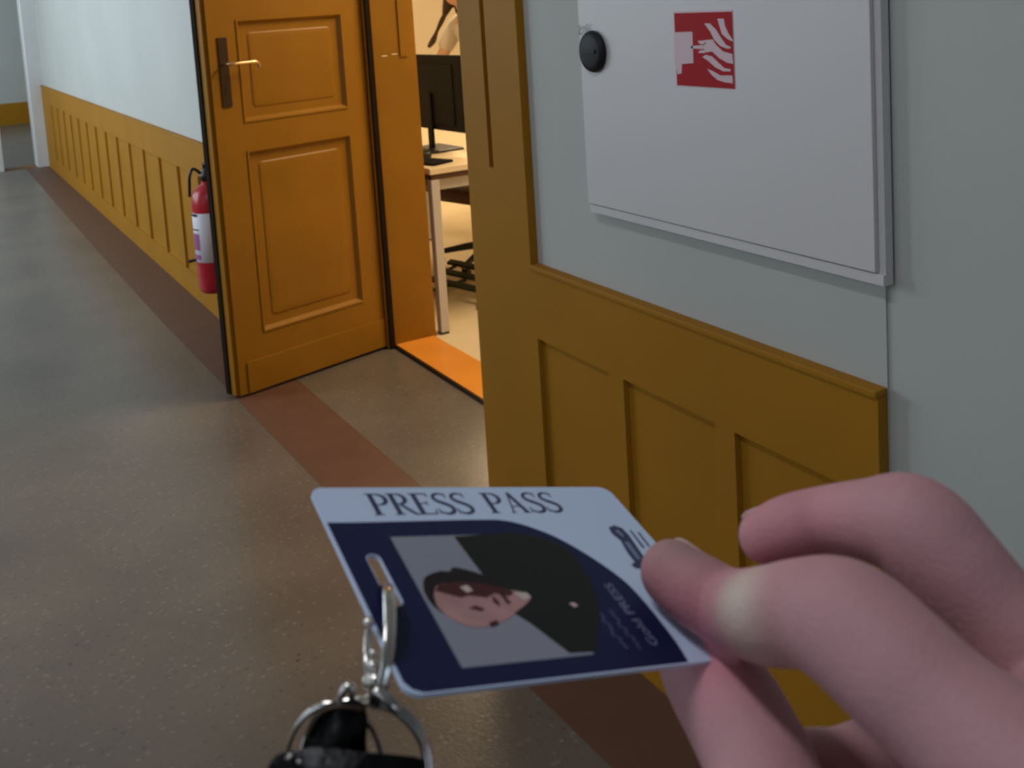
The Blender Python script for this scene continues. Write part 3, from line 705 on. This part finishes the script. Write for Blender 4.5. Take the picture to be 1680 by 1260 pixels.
brown_c = Vector(J(1130, 905, .235, 0)[:3]); pink2 = Vector(J(1270, 890, .222, 0)[:3]); kn = Vector(J(1340, 1110, .19, 0)[:3])
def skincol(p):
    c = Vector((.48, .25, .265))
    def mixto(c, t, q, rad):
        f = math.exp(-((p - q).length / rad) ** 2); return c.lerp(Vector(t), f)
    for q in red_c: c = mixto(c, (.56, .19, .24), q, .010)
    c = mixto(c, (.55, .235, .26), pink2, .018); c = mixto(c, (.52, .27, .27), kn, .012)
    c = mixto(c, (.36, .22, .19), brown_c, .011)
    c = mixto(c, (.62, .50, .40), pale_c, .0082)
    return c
def mid(a, b, k=.5, r=None):
    q = [x + (y - x) * k for x, y in zip(a, b)]; q[3] = r or q[3]; return tuple(q)
for a_, b_, w_ in ((iM, mM, wr1), (mM, rM, wr1), (rM, lM, wr2)):
    c_ = mid(a_, b_); palm.append([mid(c_, w_, .12, .0115), mid(c_, w_, .5, .0165), mid(c_, w_, .9, .022)])
hand = fuse('hand', [index, middle, ring, little, thumb] + palm, .00085, M_skin, None, 7, skincol, seg=24)
tag(hand, 'hand holding the press pass between thumb and index finger', 'hand')
def nail(tip, nxt, up, name='fingernail'):
    t = Vector(tip[:3]); d = (t - Vector(nxt[:3])).normalized(); up = (up - d * up.dot(d)).normalized(); s = d.cross(up); r = tip[3]
    bm = bmesh.new(); G = []
    for i in range(7):
        row = []
        for k in range(9):
            a = (k - 4) / 4 * .95; l = (i / 6 * 1.3 - .70) * r
            drop = (.0 if i < 5 else (.02, .09)[i - 5]) * r
            wdt = .86 if i in (0, 6) else 1.0
            row.append(bm.verts.new(t + d * l + (up * math.cos(a * wdt) + s * math.sin(a * wdt)) * (r * 1.0 - drop)))
        G.append(row)
    for i in range(6):
        for k in range(8): bm.faces.new((G[i][k], G[i][k + 1], G[i + 1][k + 1], G[i + 1][k]))
    o = link(name, bm, M_nail, hand, True)
    so = o.modifiers.new('s', 'SOLIDIFY'); so.thickness = .0005; so.offset = 1
hup = (A_ @ Vector((-.15, .80, .60)))
nail(index[0], index[1], A_ @ Vector((.2, .0, 1)))
nail(middle[0], middle[1], A_ @ Vector((.0, -.1, 1)))
nail(ring[0], ring[1], A_ @ Vector((0, -.3, 1)))
nail(little[0], little[1], A_ @ Vector((-.8, .0, .6)))
nail(thumb[0], thumb[1], A_ @ -ncam)
bm = bmesh.new(); tube(bm, [HQ(.170, -.215, .119, .033), HQ(.205, -.265, .100, .041), HQ(.235, -.315, .08, .045)], .04, seg=28, sub=4, dome=False); link('sleeve', bm, M_sleeve, hand, True)

# ------------------------------------------------------------------ clasp, ring and keys hanging from the slot
kr = tag(empty('key_ring', hw_(610, 1150, .192)), 'steel clasp and split ring hanging from the card slot', 'key ring')
kri = kr.matrix_world.copy()
bpy.context.view_layer.update()
def hang(name, bm, material, parent, smooth=True):
    o = link(name, bm, material, None, smooth); o.parent = parent
    bpy.context.view_layer.update(); o.matrix_parent_inverse = parent.matrix_world.inverted(); return o
def strap(bm, P, wd, th):
    """flat band: P in hand-frame px,z ; widths along screen-right"""
    pts = [hx(*p) for p in catmull(P, 5)]; rows = []
    n = len(pts)
    for i, p in enumerate(pts):
        t = (pts[min(i + 1, n - 1)] - pts[max(i - 1, 0)]).normalized()
        sd = Vector((1, 0, .25)); sd = (sd - t * sd.dot(t)).normalized(); nn = t.cross(sd)
        rows.append([bm.verts.new(HM @ (p + sd * a * wd / 2 + nn * b * th / 2)) for a, b in ((-1, -1), (-.6, -1.5), (.6, -1.5), (1, -1), (1, 1), (-1, 1))])
    for A, C in zip(rows, rows[1:]):
        for k in range(6): bm.faces.new((A[k], A[(k + 1) % 6], C[(k + 1) % 6], C[k]))
    bm.faces.new(rows[0][::-1]); bm.faces.new(rows[-1]); return bm
bm = bmesh.new(); strap(bm, [(628, 966, .2125), (633, 962, .2085), (638, 975, .2030), (640, 1010, .1975), (638, 1050, .1930), (634, 1090, .1905), (628, 1126, .1895)], .0023, .0007)
cl1 = hang('clasp_band', bm, M_steel, kr)
bm = bmesh.new(); strap(bm, [(628, 966, .2125), (620, 985, .2125), (609, 1012, .2080), (604, 1040, .2010), (603, 1080, .1950), (606, 1118, .1925)], .0014, .0007)
hang('clasp_band', bm, M_steel, kr)
for (px, py, r) in ((602, 1022, .0011), (609, 1072, .0008), (609, 1093, .0012)):
    bm = bmesh.new(); bmesh.ops.create_uvsphere(bm, u_segments=14, v_segments=8, radius=r)
    bm.transform(Matrix.Translation(hw_(px + 3, py, .1925 if py > 1050 else .197))); hang('rivet', bm, M_steel, kr)
bm = bmesh.new(); a = hw_(592, 1134, .190); b = hw_(640, 1131, .190)
tube(bm, [hw_(606, 1118, .1915), hw_(628, 1121, .1905)], .0014, seg=12); hang('clasp_barrel', bm, M_steel, kr)
bm = bmesh.new(); tube(bm, [hw_(617, 1118, .191), hw_(617, 1150, .191)], .0017, seg=12); hang('swivel', bm, M_steel, kr)
bm = bmesh.new(); tube(bm, [hw_(620, 1136, .189), hw_(640, 1150, .188), hw_(648, 1162, .188)], .0011, seg=10); hang('swivel_lug', bm, M_steel, kr)
def ringpts(cx, cy, z, rx, ry, tilt, a0=0, a1=360, n=56):
    return [hw_(cx + rx * math.cos(math.radians(a0 + (a1 - a0) * k / n)), cy - ry * math.sin(math.radians(a0 + (a1 - a0) * k / n)), z + tilt * math.sin(math.radians(a0 + (a1 - a0) * k / n))) for k in range(n + (0 if a1 - a0 == 360 else 1))]
bm = bmesh.new(); tube(bm, ringpts(600, 1258, .1905, 106, 112, .003), .00075, seg=10, closed=True); hang('split_ring', bm, M_steel, kr)
bm = bmesh.new(); tube(bm, ringpts(599, 1260, .1892, 100, 105, .003), .00065, seg=10, closed=True); hang('split_ring', bm, M_steel, kr)

kf = tag(empty('key_fob', hw_(540, 1230, .187)), 'round glossy black fob on the left of the split ring', 'key fob')
bpy.context.view_layer.update()
def disc(poly, z0, z1, bev=.0008):
    bm = bmesh.new()
    f0 = [bm.verts.new(HM @ hx(px, py, z0)) for px, py in poly]; f1 = [bm.verts.new(HM @ hx(px, py, z1)) for px, py in poly]; n = len(poly)
    A = bm.faces.new(f0); bm.faces.new(f1[::-1])
    for i in range(n): bm.faces.new((f0[i], f0[(i + 1) % n], f1[(i + 1) % n], f1[i]))
    bmesh.ops.bevel(bm, geom=[e for e in A.edges], offset=bev, segments=3, affect='EDGES'); return bm
fobp = catmull([(500, 1206), (512, 1178), (530, 1157), (560, 1149), (594, 1152), (603, 1180), (601, 1215), (604, 1262), (600, 1330), (550, 1350), (500, 1330), (490, 1260), (500, 1206)], 3)[:-1]
hang('fob_body', disc(fobp, .184, .1885), M_key, kf)
hang('raised_rim', tube(bmesh.new(), [hw_(px, py, .1838) for px, py in catmull([(506, 1206), (518, 1180), (535, 1165), (560, 1160), (592, 1164)], 3)], .0005, seg=8), M_dark, kf)
hang('metal_loop', tube(bmesh.new(), [hw_(px, py, .186) for px, py in catmull([(556, 1152), (562, 1134), (570, 1126), (578, 1130), (577, 1148)], 3)], .0007, seg=8), M_steel, kf)
kk = tag(empty('car_key', hw_(570, 1290, .182)), 'black car key at the bottom edge below the round fob', 'key')
bpy.context.view_layer.update()
keyp = catmull([(438, 1262), (452, 1240), (480, 1232), (530, 1226), (600, 1234), (650, 1238), (690, 1244), (700, 1262), (690, 1340), (600, 1400), (480, 1390), (436, 1330), (438, 1262)], 3)[:-1]
hang('key_body', disc(keyp, .1785, .1835, .0010), M_key, kk)
hang('chrome_button', disc([(466, 1244), (476, 1236), (482, 1240), (474, 1250)], .1778, .1785, .0002), M_steel, kk)
hang('chrome_button', disc([(485, 1252), (488, 1246), (494, 1247), (495, 1254)], .1778, .1785, .0002), M_steel, kk)
sr = tag(empty('small_split_ring', hw_(500, 1210, .1865)), 'thin steel ring curving round the left of the black fob', 'ring')
bpy.context.view_layer.update()
hang('ring_wire', tube(bmesh.new(), ringpts(548, 1262, .1895, 80, 108, -.002), .0006, seg=8, closed=True), M_steel, sr)
